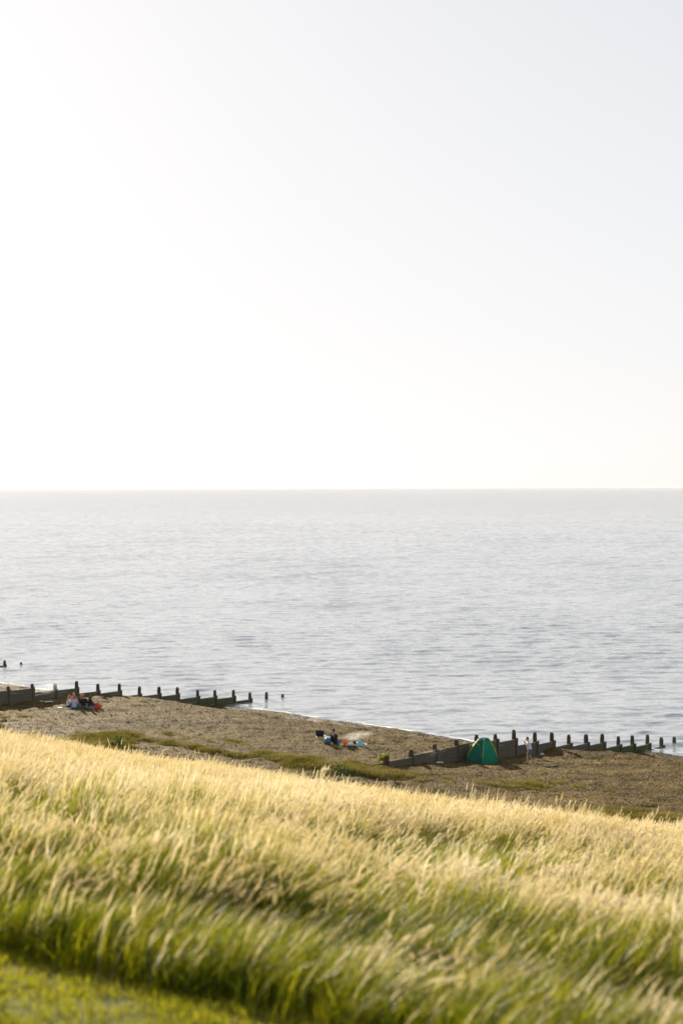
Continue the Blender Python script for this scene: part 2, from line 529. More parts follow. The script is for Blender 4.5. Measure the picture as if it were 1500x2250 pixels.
# ------------------------------------------------------------------ scatter by geometry nodes (uncountable growth only)
def scatter(name, pts, rot, scl, idx, protos, label, cat=None):
    coll = bpy.data.collections.new(name + '_sources')
    for i, me in enumerate(protos):
        o = bpy.data.objects.new('%s_source_%02d' % (name, i), me)
        coll.objects.link(o)
    me = bpy.data.meshes.new(name)
    me.vertices.add(len(pts)); me.vertices.foreach_set('co', np.asarray(pts, np.float32).ravel())
    at = me.attributes.new('rot', 'FLOAT_VECTOR', 'POINT'); at.data.foreach_set('vector', np.asarray(rot, np.float32).ravel())
    at = me.attributes.new('scl', 'FLOAT_VECTOR', 'POINT'); at.data.foreach_set('vector', np.asarray(scl, np.float32).ravel())
    at = me.attributes.new('idx', 'INT', 'POINT'); at.data.foreach_set('value', np.asarray(idx, np.int32))
    o = obj(name, me)
    ng = bpy.data.node_groups.new(name, 'GeometryNodeTree')
    ng.interface.new_socket('Geometry', in_out='INPUT', socket_type='NodeSocketGeometry')
    ng.interface.new_socket('Geometry', in_out='OUTPUT', socket_type='NodeSocketGeometry')
    N, L = ng.nodes, ng.links
    gi = N.new('NodeGroupInput'); go = N.new('NodeGroupOutput')
    ip = N.new('GeometryNodeInstanceOnPoints')
    ci = N.new('GeometryNodeCollectionInfo')
    ci.inputs['Collection'].default_value = coll
    ci.inputs['Separate Children'].default_value = True
    ci.inputs['Reset Children'].default_value = True
    def attr(nm, ty):
        a = N.new('GeometryNodeInputNamedAttribute'); a.data_type = ty
        a.inputs['Name'].default_value = nm
        return a.outputs['Attribute']
    L.new(gi.outputs[0], ip.inputs['Points'])
    L.new(ci.outputs[0], ip.inputs['Instance'])
    ip.inputs['Pick Instance'].default_value = True
    L.new(attr('idx', 'INT'), ip.inputs['Instance Index'])
    e2r = N.new('FunctionNodeEulerToRotation')
    L.new(attr('rot', 'FLOAT_VECTOR'), e2r.inputs[0])
    L.new(e2r.outputs[0], ip.inputs['Rotation'])
    L.new(attr('scl', 'FLOAT_VECTOR'), ip.inputs['Scale'])
    L.new(ip.outputs[0], go.inputs[0])
    md = o.modifiers.new('scatter', 'NODES'); md.node_group = ng
    tag(o, label, cat, kind='stuff')
    return o

class Blades:
    """collects thin ribbons; every quad is split in two triangles"""
    def __init__(s): s.v = []; s.f = []; s.m = []
    def ribbon(s, pts, widths, side, mi):
        n0 = len(s.v)
        for p, w in zip(pts, widths):
            s.v.append(p - side * w * 0.5); s.v.append(p + side * w * 0.5)
        for i in range(len(pts) - 1):
            a = n0 + 2 * i
            s.f.append((a, a + 1, a + 3)); s.f.append((a, a + 3, a + 2)); s.m += [mi, mi]
    def tri(s, a, b, c, mi):
        n = len(s.v); s.v += [a, b, c]; s.f.append((n, n + 1, n + 2)); s.m.append(mi)
    def mesh(s, name, mats):
        return mesh_np(name, np.array([tuple(p) for p in s.v]), np.array(s.f), mats, False, s.m)

WIND = Vector((0.93, -0.25, 0.0)).normalized()  # the wind lays the grass over to the right
def arc(base, h, lean, side_dir, n, power=1.8):
    pts = []
    for i in range(n + 1):
        u = i / n
        d = side_dir * (lean * u ** power)
        z = h * (u - 0.22 * (lean / h) * u ** 2.5)
        pts.append(base + d + Vector((0, 0, z)))
    return pts

def golden_clump(i, n=13, h0=0.46, h1=0.74):
    r = random.Random(100 + i); b = Blades()
    for k in range(n):
        a = r.random() * 6.28; d = 0.16 * math.sqrt(r.random())
        base = Vector((math.cos(a) * d, math.sin(a) * d, -0.02))
        h = r.uniform(h0, h1); lean = r.uniform(0.08, 0.36)
        dr = (WIND + Vector((r.gauss(0, 0.4), r.gauss(0, 0.4), 0))).normalized()
        pts = arc(base, h, lean, dr, 5)
        th = r.random() * 3.14; side = Vector((math.cos(th), math.sin(th), 0))
        b.ribbon(pts, [0.003, 0.003, 0.0026, 0.0022, 0.002, 0.001], side, 1)
        # feathery seed head on the top third
        L = r.uniform(0.10, 0.18)
        tip = pts[-1]; ax = (pts[-1] - pts[-2]).normalized()
        nsp = 22
        for q in range(nsp):
            u = q / (nsp - 1)
            p = tip - ax * (L * (1 - u))
            wd = 0.017 * math.sin(math.pi * min(1, 0.12 + 0.88 * u) ** 0.8) + 0.004
            an = q * 2.4 + r.random()
            o1 = ax.orthogonal().normalized(); o2 = ax.cross(o1)
            dd = (o1 * math.cos(an) + o2 * math.sin(an))
            e = p + dd * wd + ax * r.uniform(0.018, 0.034)
            sd_ = ax.cross(dd) * 0.0032
            b.tri(p - sd_, p + sd_, e + sd_ * 0.4, 0)
            b.tri(p - sd_, e + sd_ * 0.4, e - sd_ * 0.4, 0)
    for k in range(24):
        a = r.random() * 6.28; d = 0.17 * math.sqrt(r.random())
        base = Vector((math.cos(a) * d, math.sin(a) * d, -0.02))
        h = r.uniform(0.22, 0.56)
        dr = (WIND * 0.7 + Vector((r.gauss(0, 0.6), r.gauss(0, 0.6), 0))).normalized()
        pts = arc(base, h, r.uniform(0.08, 0.26), dr, 3)
        th = r.random() * 3.14; side = Vector((math.cos(th), math.sin(th), 0))
        b.ribbon(pts, [0.005, 0.0055, 0.004, 0.001], side, 2)
    return b.mesh('golden_clump', [M['head'], M['stem'], M['blade']])

def green_clump(i, hmin, hmax, n, w, mats, spread=0.2, heads=2, rad=0.18):
    r = random.Random(300 + i); b = Blades()
    for k in range(n):
        a = r.random() * 6.28; d = rad * math.sqrt(r.random())
        base = Vector((math.cos(a) * d, math.sin(a) * d, -0.01))
        h = r.uniform(hmin, hmax)
        dr = (WIND * 0.8 + Vector((r.gauss(0, 0.6), r.gauss(0, 0.6), 0))).normalized()
        pts = arc(base, h, r.uniform(0.1, 0.6) * h, dr, 3)
        th = r.random() * 3.14; side = Vector((math.cos(th), math.sin(th), 0))
        ww = w * r.uniform(0.7, 1.3)
        b.ribbon(pts, [ww * 0.8, ww, ww * 0.8, 0.0008], side, r.choice((0, 1)))
    for k in range(heads):
        base = Vector((r.uniform(-rad, rad), r.uniform(-rad, rad), 0))
        pts = arc(base, hmax * r.uniform(1.0, 1.3), 0.2, WIND, 4)
        b.ribbon(pts, [0.003, 0.003, 0.0025, 0.008, 0.002], Vector((0.5, 0.8, 0)), 2)
    return b.mesh('green_clump', mats)

golden = [golden_clump(i) for i in range(7)] + [golden_clump(20 + i, 3, 0.72, 0.98) for i in range(3)]
green = [green_clump(i, 0.16, 0.46, 46, 0.0055, [M['blade'], M['blade_dark'], M['head']], heads=1) for i in range(6)]

def wedge(n_per_m2, s0, s1, y0, y1, margin=1.5, rate=0.31):
    """random points on the part of the slope that lies before the viewer"""
    w = rate * y1 + margin
    n = int(n_per_m2 * 2 * w * (y1 - y0))
    x = RNG.uniform(-w, w, n); y = RNG.uniform(y0, y1, n)
    s, t = st(x, y)
    ok = (np.abs(x) < rate * y + margin) & (s > s0) & (s < s1)
    return x[ok], y[ok], s[ok], t[ok]

def hollow(s, t):
    """wind-parted hollows where only lower green grass stands"""
    return sstep(0.47, 0.58, fbm(s * 0.42 + 0.22 * t + 1.7, t * 0.36 + 6.1, 83, 3)) * sstep(19.0, 13.5, s) * sstep(6.2, 7.2, s)

def gold_map(s, t):
    h = hollow(s, t)
    g = 0.26 + 0.62 * sstep(8.0, 18.0, s + 6 * (fbm(t * 0.5, s * 0.35, 87, 3) - 0.5))
    near = sstep(6.0, 8.2, s + 2.4 * (fbm(t * 0.6, s * 0.4, 89, 2) - 0.5))
    return np.clip(g * (1 - 0.97 * h) * (0.035 + 0.965 * near), 0, 1), h

def edge_h(s, t):
    e = MOWN + (fbm(t * 0.5, s * 0.5, 93, 2) - 0.5) * 0.7
    f = 0.42 + 0.55 * fbm(t * 1.6, s * 1.6, 95, 3)          # ragged along the cut edge
    return sstep(e - 0.1, e + 0.3, s), f + (1 - f) * sstep(e, e + 2.2, s)

# golden seed-headed grass
x, y, s, t = wedge(46, MOWN - 0.4, 31, 5.0, 50)
g, hol = gold_map(s, t); on, hf = edge_h(s, t)
k = (RNG.random(len(s)) < (0.02 + 0.98 * g) * on)
x, y, s, t, g, hf, hol = (q[k] for q in (x, y, s, t, g, hf, hol))
n = len(x)
hh = hf * (0.50 + 0.35 * fbm(s * 0.9, t * 0.7, 97, 2) + 0.22 * g) * RNG.uniform(0.88, 1.14, n)
scatter('golden_grass', np.stack([x, y, hill_z(s, t)], 1),
        np.stack([RNG.normal(0, 0.12, n), RNG.normal(0, 0.12, n), RNG.normal(0, 0.45, n) + 2.4 * (fbm(s * 0.7, t * 0.7, 141, 2) - 0.5)], 1),
        np.stack([np.full(n, 1.0), np.full(n, 1.0), hh], 1), np.where(RNG.random(n) < 0.05, RNG.integers(7, 10, n), RNG.integers(0, 7, n)), golden,
        'tall golden seed-headed grass bent by the wind on the slope', 'grass')
# green blades beneath and in the hollows
x, y, s, t = wedge(46, MOWN - 0.4, 29, 5.0, 46)
xa, ya, sa, ta_ = wedge(60, MOWN - 0.4, 9.0, 5.0, 16)     # lusher along the path
x, y, s, t = (np.concatenate(q) for q in ((x, xa), (y, ya), (s, sa), (t, ta_)))
g, hol = gold_map(s, t); on, hf = edge_h(s, t)
k = RNG.random(len(s)) < on * (0.5 + 0.5 * (1 - g))
x, y, s, t, g, hf, hol = (q[k] for q in (x, y, s, t, g, hf, hol))
n = len(x)
hh = hf * (0.35 + 1.0 * fbm(s * 1.6, t * 1.3, 101, 2)) * (1 - 0.42 * hol) * RNG.uniform(0.85, 1.2, n) * (1.05 + 0.25 * sstep(7, 10, s))
scatter('green_grass', np.stack([x, y, hill_z(s, t)], 1),
        np.stack([RNG.normal(0, 0.08, n), RNG.normal(0, 0.08, n), RNG.normal(0, 0.5, n)], 1),
        np.stack([np.full(n, 1.05), np.full(n, 1.05), hh], 1), RNG.integers(0, len(green), n), green,
        'green grass blades growing beneath the golden seed heads', 'grass')
# mown path in front
turf = [green_clump(40 + i, 0.02, 0.055, 46, 0.005, [M['mown'], M['blade'], M['head']], heads=0, rad=0.12) for i in range(4)]
x, y, s, t = wedge(120, 1.8, MOWN + 0.7, 2.5, 10.5, 0.8, 0.34)
k = RNG.random(len(s)) < 0.35 + 0.65 * sstep(0.34, 0.55, fbm(s * 1.4, t * 0.8, 105, 3))
x, y, s, t = (q[k] for q in (x, y, s, t)); n = len(x)
scatter('mown_grass', np.stack([x, y, hill_z(s, t)], 1),
        np.stack([np.zeros(n), np.zeros(n), RNG.uniform(0, 6.28, n)], 1),
        np.repeat(RNG.uniform(0.7, 1.4, n)[:, None], 3, 1), RNG.integers(0, 4, n), turf,
        'short mown grass of the path in the foreground', 'grass')
# patchy turf between the slope and the shingle
strip = [green_clump(60 + i, 0.05, 0.20, 40, 0.012, [M['turf'], M['turf'], M['head']], heads=0, rad=0.26) for i in range(4)]
n = 60000
s = RNG.uniform(58, 74.5, n); t = RNG.uniform(-96, -20, n)
hz, bz = hill_z(s, t), beach_z(s, t)
patch = fbm(s * 0.35, t * 0.14, 111, 3)
k = (RNG.random(n) < sstep(-0.08, 0.06, hz - bz) * (0.15 + 0.85 * sstep(0.44, 0.60, patch)))
s, t = s[k], t[k]; n = len(s); x, y = xy(s, t)
scatter('shore_turf', np.stack([x, y, np.maximum(hill_z(s, t), beach_z(s, t)) - 0.01], 1),
        np.stack([np.zeros(n), np.zeros(n), RNG.uniform(0, 6.28, n)], 1),
        np.repeat(RNG.uniform(0.7, 1.3, n)[:, None], 3, 1), RNG.integers(0, 4, n), strip,
        'patchy green turf between the grassy slope and the shingle', 'grass')

# ------------------------------------------------------------------ loose stones on the shingle
def pebble(i, mat):
    bm = bmesh.new()
    bmesh.ops.create_icosphere(bm, subdivisions=1, radius=1.0)
    r = random.Random(i)
    for v in bm.verts:
        v.co *= r.uniform(0.8, 1.15); v.co.z *= 0.6; v.co.x *= 1.25
    me = bpy.data.meshes.new('pebble'); bm.to_mesh(me); bm.free()
    me.materials.append(mat)
    for p in me.polygons: p.use_smooth = True
    return me
pm = [pebble_mat('brown_flint', (0.085, 0.057, 0.023), (0.14, 0.095, 0.042)), pebble_mat('tan_flint', (0.10, 0.070, 0.026), (0.15, 0.106, 0.044)),
      pebble_mat('pale_flint', (0.27, 0.22, 0.15), (0.45, 0.38, 0.28)), pebble_mat('grey_flint', (0.065, 0.052, 0.032), (0.12, 0.095, 0.06))]
pebs = [pebble(i, pm[i % 4]) for i in range(8)]
n = 60000
s = RNG.uniform(64, 97, n); t = RNG.uniform(-100, -18, n)
hz, bz = hill_z(s, t), beach_z(s, t)
k = (bz > hz - 0.04) & (bz > 0.02)
s, t, bz = s[k], t[k], bz[k]; n = len(s); x, y = xy(s, t)
sz = 0.014 + 0.032 * RNG.random(n) ** 2.6
idx = RNG.choice(8, n, p=[.21, .15, .022, .13, .21, .13, .018, .13])
scatter('shingle_stones', np.stack([x, y, bz + sz * 0.15], 1), np.stack([RNG.normal(0, .3, n), RNG.normal(0, .3, n), RNG.uniform(0, 6.28, n)], 1),
        np.repeat(sz[:, None], 3, 1), idx, pebs, 'loose flint stones strewn over the shingle beach', 'shingle')

# ------------------------------------------------------------------ groynes
GDIR = Vector((0.7195, 0.6945, 0)).normalized(); GANG = math.atan2(GDIR.y, GDIR.x)
GNRM = Vector((GDIR.y, -GDIR.x, 0))            # towards the hill on the right
def box_bm(sx, sy, sz, bev=0.012, jitter=0.0, seed=0):
    bm = bmesh.new()
    bmesh.ops.create_cube(bm, size=1.0)
    r = random.Random(seed)
    for v in bm.verts:
        v.co = Vector((v.co.x * sx, v.co.y * sy, v.co.z * sz))
        if jitter: v.co += Vector((0, r.uniform(-jitter, jitter), r.uniform(-jitter, jitter)))
    if bev: bmesh.ops.bevel(bm, geom=bm.edges[:], offset=bev, segments=1, affect='EDGES')
    return bm

def post_mesh(h, seed):
    """squared timber: full width below, worn to a narrower head"""
    r = random.Random(seed); bm = bmesh.new(); rings = []
    w = 0.145 * r.uniform(0.93, 1.08)
    prof = [(-h, w), (-0.42, w), (-0.20, w * 0.97), (-0.07, w * 0.80), (-0.015, w * 0.76), (0.0, w * 0.66)]
    for z, q in prof:
        ring = []
        for k in range(8):
            a = math.pi / 8 + k * math.pi / 4
            c, s_ = math.cos(a), math.sin(a)
            m = max(abs(c), abs(s_)); e = q / m * 0.96
            ring.append(bm.verts.new((c * e + r.uniform(-.008, .008), s_ * e + r.uniform(-.008, .008), z + (r.uniform(-.02, .02) if z > -.1 else 0))))
        rings.append(ring)
    for a, b in zip(rings, rings[1:]):
        for k in range(8): bm.faces.new((a[k], a[(k + 1) % 8], b[(k + 1) % 8], b[k]))
    bm.faces.new(rings[-1])
    me = bpy.data.meshes.new('post'); bm.to_mesh(me); bm.free(); me.materials.append(M['post'])
    return me

def groyne(posts, label, first_bay=0):
    """posts: x, y, top of post, top of the boards in the bay that ends at this post (None: no boards)"""
    root = empty('groyne', (posts[0][0], posts[0][1], 0), 0)
    tag(root, label, 'groyne', 'timber groynes running down the beach')
    O = Vector((posts[0][0], posts[0][1], 0))
    for i, (x, y, zt, zp) in enumerate(posts):
        P = Vector((x, y, 0)) - O
        g = ground(x, y)
        o = obj('post', post_mesh(zt - g + 0.9, i + int(x * 10)), root, (P.x, P.y, zt), (random.gauss(0, .012), random.gauss(0, .012), GANG + random.gauss(0, .05)))
        if i == 0 or zp is None: continue
        Q = Vector((posts[i - 1][0], posts[i - 1][1], 0)) - O
        mid = (P + Q) / 2; L = (P - Q).length
        off = GNRM * 0.185
        gm_ = min(ground(*(mid + O + GNRM * 0.4).to_2d()), ground(*(P + O + GNRM * 0.4).to_2d()), ground(*(Q + O + GNRM * .4).to_2d()))
        z = zp; j = 0
        while z > gm_ - 0.05 and j < 8:
            hgt = 0.225
            bm = box_bm(L - 0.02, 0.075 + (0.006 if j % 2 else 0), hgt - 0.006, 0.008, 0.004, i * 11 + j)
            o = bm_obj('plank', bm, M['plank'], root, False, (mid.x + off.x, mid.y + off.y, z - hgt / 2), (0, random.gauss(0, .004), math.atan2((P - Q).y, (P - Q).x)))
            z -= hgt; j += 1
        # upright batten that holds the board ends on the landward face
        hb = zp + 0.07 - gm_ + 0.15
        bp = P + GNRM * 0.27
        bm = box_bm(0.15, 0.09, hb, 0.01, 0.004, i)
        bm_obj('batten', bm, M['plank'], root, False, (bp.x, bp.y, zp + 0.07 - hb / 2), (0, 0, GANG))
    return root

groyne([(2.62, 84.18, 3.16, None), (4.13, 85.64, 3.24, 2.83), (5.63, 87.08, 3.29, 2.92), (7.08, 88.48, 3.33, 2.97), (8.46, 89.81, 3.38, 3.02), (9.78, 91.09, 3.19, 2.87),
        (11.12, 92.38, 3.24, 2.68), (12.69, 93.89, 2.81, 2.23), (13.98, 95.15, 2.60, 2.04), (15.33, 96.44, 2.21, 1.63), (16.73, 97.80, 2.01, 1.43),
        (18.08, 99.10, 1.80, 1.24), (19.46, 100.43, 1.39, 0.81), (20.68, 101.61, 1.23, 0.64), (22.05, 102.93, 1.07, 0.44), (23.32, 104.16, 0.65, 0.04), (24.53, 105.33, 0.48, None)],
       'long stepped timber groyne behind the green tent, posts running into the sea')
groyne([(-28.7, 107.0, 3.80, None), (-27.2, 108.4, 3.78, 3.50), (-25.75, 109.83, 3.76, 3.48), (-24.22, 111.31, 3.76, 3.44), (-22.72, 112.76, 3.56, 3.09), (-21.28, 114.15, 3.56, 3.04), (-19.82, 115.56, 3.16, 2.59),
        (-18.30, 117.02, 2.96, 2.38), (-16.85, 118.42, 2.51, 1.90), (-15.41, 119.82, 2.30, 1.72), (-14.02, 121.15, 2.06, 1.50), (-12.45, 122.67, 1.62, 1.06),
        (-11.09, 123.98, 1.43, 0.87), (-9.57, 125.45, 1.21, 0.65), (-8.21, 126.76, 0.80, 0.23), (-6.81, 128.12, 0.63, None), (-5.41, 129.47, 0.27, None)],
       'long stepped timber groyne behind the seated group at the left')
groyne([(-39.2, 149.9, 0.95, None), (-37.7, 151.4, 0.78, 0.25), (-36.2, 152.8, 0.58, 0.10), (-34.75, 154.2, 0.22, None)],
       'far groyne end with two posts standing in the water at the left edge')

# ------------------------------------------------------------------ things on the beach
def capsule(bm, p0, p1, r0, r1, seg=10):
    p0, p1 = Vector(p0), Vector(p1)
    d = p1 - p0; L = max(d.length, 1e-5); q = d.to_track_quat('Z', 'Y').to_matrix().to_4x4()
    bmesh.ops.create_cone(bm, cap_ends=True, segments=seg, radius1=r0, radius2=r1, depth=L, matrix=Matrix.Translation((p0 + p1) / 2) @ q)
    for p, r in ((p0, r0), (p1, r1)):
        bmesh.ops.create_uvsphere(bm, u_segments=seg, v_segments=6, radius=r, matrix=Matrix.Translation(p))

def ellipsoid(bm, c, r, rot=(0, 0, 0), seg=12):
    m = Matrix.Translation(c) @ Euler(rot).to_matrix().to_4x4() @ Matrix.Diagonal((*r, 1))
    bmesh.ops.create_uvsphere(bm, u_segments=seg, v_segments=8, radius=1.0, matrix=m)

def fused(name, bm, mat, parent=None, voxel=0.014, smooth=3):
    o = bm_obj(name, bm, mat, parent, True)
    r = o.modifiers.new('fuse', 'REMESH'); r.mode = 'VOXEL'; r.voxel_size = voxel; r.use_smooth_shade = True
    s_ = o.modifiers.new('soften', 'SMOOTH'); s_.iterations = smooth; s_.factor = 0.5
    return o

M['skin'] = simple('skin', (0.42, 0.24, 0.16), (0.50, 0.30, 0.21), 9, 0.55)
M['eye'] = simple('eye_dark', (0.03, 0.02, 0.015), (0.05, 0.03, 0.02), 9, 0.3)
M['lip'] = simple('lip', (0.35, 0.13, 0.11), (0.40, 0.16, 0.13), 9, 0.5)
M['white_cloth'] = simple('white_cotton', (0.76, 0.76, 0.80), (0.84, 0.84, 0.86), 5, 0.9, 0.2, 0.01)
M['lilac_cloth'] = simple('pale_lilac_cotton', (0.50, 0.50, 0.64), (0.60, 0.60, 0.72), 5, 0.9, 0.2, 0.01)
M['black_cloth'] = simple('black_cotton', (0.007, 0.008, 0.009), (0.015, 0.015, 0.017), 6, 0.9, 0, 0.01)
M['brown_cloth'] = simple('dark_brown_knit', (0.028, 0.018, 0.010), (0.05, 0.032, 0.018), 6, 0.9, 0, 0.01)
M['coral_cloth'] = simple('coral_cotton', (0.52, 0.16, 0.10), (0.60, 0.22, 0.14), 6, 0.9, 0.1, 0.01)
M['teal_cloth'] = simple('teal_cotton', (0.03, 0.13, 0.16), (0.05, 0.19, 0.22), 6, 0.9, 0, 0.01)
M['denim'] = simple('grey_blue_denim', (0.10, 0.14, 0.17), (0.17, 0.21, 0.24), 8, 0.9, 0, 0.01)
M['slate_cloth'] = simple('slate_blue_cotton', (0.08, 0.12, 0.16), (0.12, 0.17, 0.22), 8, 0.9, 0, 0.01)
M['blond'] = simple('blond_hair', (0.36, 0.20, 0.06), (0.55, 0.36, 0.14), 30, 0.85, 0.25, 0.01)
M['ginger'] = simple('light_brown_hair', (0.26, 0.12, 0.045), (0.42, 0.22, 0.09), 30, 0.85, 0.2, 0.01)
M['dark_hair'] = simple('dark_brown_hair', (0.03, 0.015, 0.008), (0.065, 0.034, 0.017), 30, 0.85, 0.05, 0.01)
M['sandal'] = simple('dark_rubber', (0.02, 0.014, 0.010), (0.04, 0.03, 0.02), 9, 0.7)

def hand(bm, wrist, elbow, curl, k=1.0):
    w, e = Vector(wrist), Vector(elbow)
    d = (w - e).normalized(); c = Vector(curl).normalized(); c = (c - d * c.dot(d)).normalized(); s_ = d.cross(c)
    palm = w + d * 0.045 * k
    capsule(bm, w, palm + d * 0.02 * k, 0.024 * k, 0.030 * k, 8)
    for i, (o, l) in enumerate(((-0.027, .062), (-0.009, .072), (0.009, .068), (0.027, .054))):
        a = palm + d * 0.03 * k + s_ * o * k
        b = a + (d * 0.8 + c * 0.5).normalized() * l * 0.55 * k
        f = b + (d * 0.2 + c).normalized() * l * 0.5 * k
        capsule(bm, a, b, 0.0095 * k, 0.0088 * k, 6); capsule(bm, b, f, 0.0088 * k, 0.0075 * k, 6)
    a = w + d * 0.02 * k - s_ * 0.022 * k
    b = a + (d * 0.5 - s_ * 0.9 + c * .3).normalized() * 0.035 * k
    capsule(bm, a, b, 0.012 * k, 0.010 * k, 6); capsule(bm, b, b + (d + c * .6).normalized() * 0.03 * k, 0.010 * k, 0.008 * k, 6)

def person(loc, rz, J, shirt, bottoms, hair, label, hairstyle='short', sleeves='short', legs='long', shoes=None, scale=1.14, group=None):
    """J: joints in metres, facing +y: pelvis, chest, neck, head, then pairs (left, right)"""
    V = {k: (Vector(v) if not isinstance(v, list) else [Vector(q) for q in v]) for k, v in J.items()}
    bm = bmesh.new()
    capsule(bm, V['pelvis'], V['chest'], 0.125, 0.135); ellipsoid(bm, V['pelvis'], (0.17, 0.13, 0.12)); ellipsoid(bm, V['chest'], (0.165, 0.115, 0.16))
    capsule(bm, V['chest'] + Vector((0, 0, .1)), V['neck'], 0.07, 0.055); capsule(bm, V['neck'], V['head'], 0.055, 0.05)
    fwd = Vector(J.get('look', (0, 1, 0))).normalized(); side = Vector((fwd.y, -fwd.x, 0)).normalized(); up = side.cross(fwd)
    hd = V['head']
    ellipsoid(bm, hd, (0.077, 0.092, 0.115), (0, 0, math.atan2(-fwd.x, fwd.y)))
    ellipsoid(bm, hd + fwd * 0.035 - up * 0.06, (0.055, 0.05, 0.05))
    capsule(bm, hd + fwd * 0.09 + up * 0.01, hd + fwd * 0.108 - up * 0.025, 0.010, 0.015, 8)
    for sg in (-1, 1): ellipsoid(bm, hd + side * sg * 0.078, (0.014, 0.022, 0.032))
    for i in (0, 1):
        sg = (-1, 1)[i]
        capsule(bm, V['shoulder'][i], V['elbow'][i], 0.052, 0.040); capsule(bm, V['elbow'][i], V['wrist'][i], 0.040, 0.026)
        capsule(bm, V['chest'] + Vector((0, 0, .08)), V['shoulder'][i], 0.075, 0.055)
        hand(bm, V['wrist'][i], V['elbow'][i], J.get('curl', (0, 0, -1)))
        capsule(bm, V['hip'][i], V['knee'][i], 0.088, 0.058); capsule(bm, V['knee'][i], V['ankle'][i], 0.058, 0.037)
        capsule(bm, V['ankle'][i] + Vector((0, 0, -.02)), V['toe'][i], 0.040, 0.026)
    body = fused('person', bm, M['skin'], None, 0.0115, 2)
    body.location = loc; body.rotation_euler = (0, 0, rz); body.scale = (scale,) * 3
    tag(body, label, 'person', group)
    # face
    for sg in (-1, 1):
        bm = bmesh.new(); ellipsoid(bm, hd + fwd * 0.086 + side * sg * 0.031 + up * 0.012, (0.012, 0.010, 0.008), seg=8)
        bm_obj('eye', bm, M['eye'], body, True)
    bm = bmesh.new(); capsule(bm, hd + fwd * 0.087 - up * 0.055 - side * 0.02, hd + fwd * 0.087 - up * 0.055 + side * 0.02, 0.007, 0.007, 6)
    bm_obj('mouth', bm, M['lip'], body, True)
    # clothes follow the body
    bm = bmesh.new()
    capsule(bm, V['pelvis'] + Vector((0, 0, .02)), V['chest'], 0.150, 0.155); ellipsoid(bm, V['chest'], (0.185, 0.135, 0.175))
    ellipsoid(bm, V['pelvis'] + Vector((0, 0, .06)), (0.178, 0.15, 0.10))
    for i in (0, 1):
        capsule(bm, V['chest'] + Vector((0, 0, .08)), V['shoulder'][i], 0.092, 0.074)
        if sleeves == 'long':
            capsule(bm, V['shoulder'][i], V['elbow'][i], 0.072, 0.057); capsule(bm, V['elbow'][i], V['wrist'][i], 0.057, 0.042)
        else:
            capsule(bm, V['shoulder'][i], V['shoulder'][i].lerp(V['elbow'][i], 0.6), 0.074, 0.066)
    fused('shirt' if sleeves == 'short' else 'jumper', bm, shirt, body, 0.018, 2)
    bm = bmesh.new(); ellipsoid(bm, V['pelvis'], (0.182, 0.148, 0.12))
    for i in (0, 1):
        if legs == 'long':
            capsule(bm, V['hip'][i], V['knee'][i], 0.105, 0.076); capsule(bm, V['knee'][i], V['knee'][i].lerp(V['ankle'][i], .92), 0.076, 0.056)
        else:
            capsule(bm, V['hip'][i], V['hip'][i].lerp(V['knee'][i], 0.72), 0.107, 0.092)
    fused('trousers' if legs == 'long' else 'shorts', bm, bottoms, body, 0.018, 2)
    bm = bmesh.new()
    ellipsoid(bm, hd - fwd * 0.018 + up * 0.028, (0.088, 0.094, 0.105)); ellipsoid(bm, hd - fwd * 0.045 - up * 0.02, (0.078, 0.06, 0.085))
    if hairstyle == 'long':
        for o in (-0.05, 0.0, 0.05):
            a = hd - fwd * 0.07 + side * o; b = V['neck'] - fwd * 0.10 + side * o * 1.5 - up * .04; c = b - up * 0.20 - fwd * 0.02
            capsule(bm, a, b, 0.055, 0.048, 8); capsule(bm, b, c, 0.048, 0.022, 8)
    elif hairstyle == 'bun':
        ellipsoid(bm, hd - fwd * 0.06 + up * 0.10, (0.05, 0.05, 0.05))
    fused('hair', bm, hair, body, 0.014, 1)
    if shoes:
        for i in (0, 1):
            bm = bmesh.new(); capsule(bm, V['ankle'][i] + Vector((0, -.03, -.045)), V['toe'][i] + Vector((0, 0.01, -.012)), 0.043, 0.036, 8)
            bm_obj('shoe', bm, shoes, body, True)
    return body

def crossed(lean=0.05, reach=0.32):
    return dict(pelvis=(0, 0, .12), chest=(0, lean, .44), neck=(0, lean + .03, .61), head=(0, lean + .06, .76),
                hip=[(-.09, .02, .11), (.09, .02, .11)], knee=[(-.33, .30, .17), (.33, .30, .17)], ankle=[(.08, .40, .07), (-.08, .36, .08)], toe=[(.20, .36, .05), (-.20, .33, .06)],
                shoulder=[(-.165, lean, .54), (.165, lean, .54)], elbow=[(-.24, lean + .10, .32), (.24, lean + .10, .32)], wrist=[(-.12, reach, .27), (.12, reach, .26)])
def legs_out(lean=-0.02):
    j = crossed(lean)
    j.update(knee=[(-.13, .42, .24), (.14, .40, .32)], ankle=[(-.12, .84, .07), (.15, .70, .07)], toe=[(-.12, .93, .14), (.15, .85, .05)])
    return j
def knees_up(lean=0.04):
    j = crossed(lean)
    j.update(knee=[(-.12, .36, .50), (.13, .38, .48)], ankle=[(-.11, .40, .07), (.13, .43, .07)], toe=[(-.11, .56, .045), (.13, .59, .045)],
             elbow=[(-.22, lean + .14, .36), (.21, lean + .17, .40)], wrist=[(-.08, .36, .42), (.05, lean + .22, .62)], head=(0, lean + .08, .77), look=(0, 1, -.45), curl=(0, -1, .2))
    return j

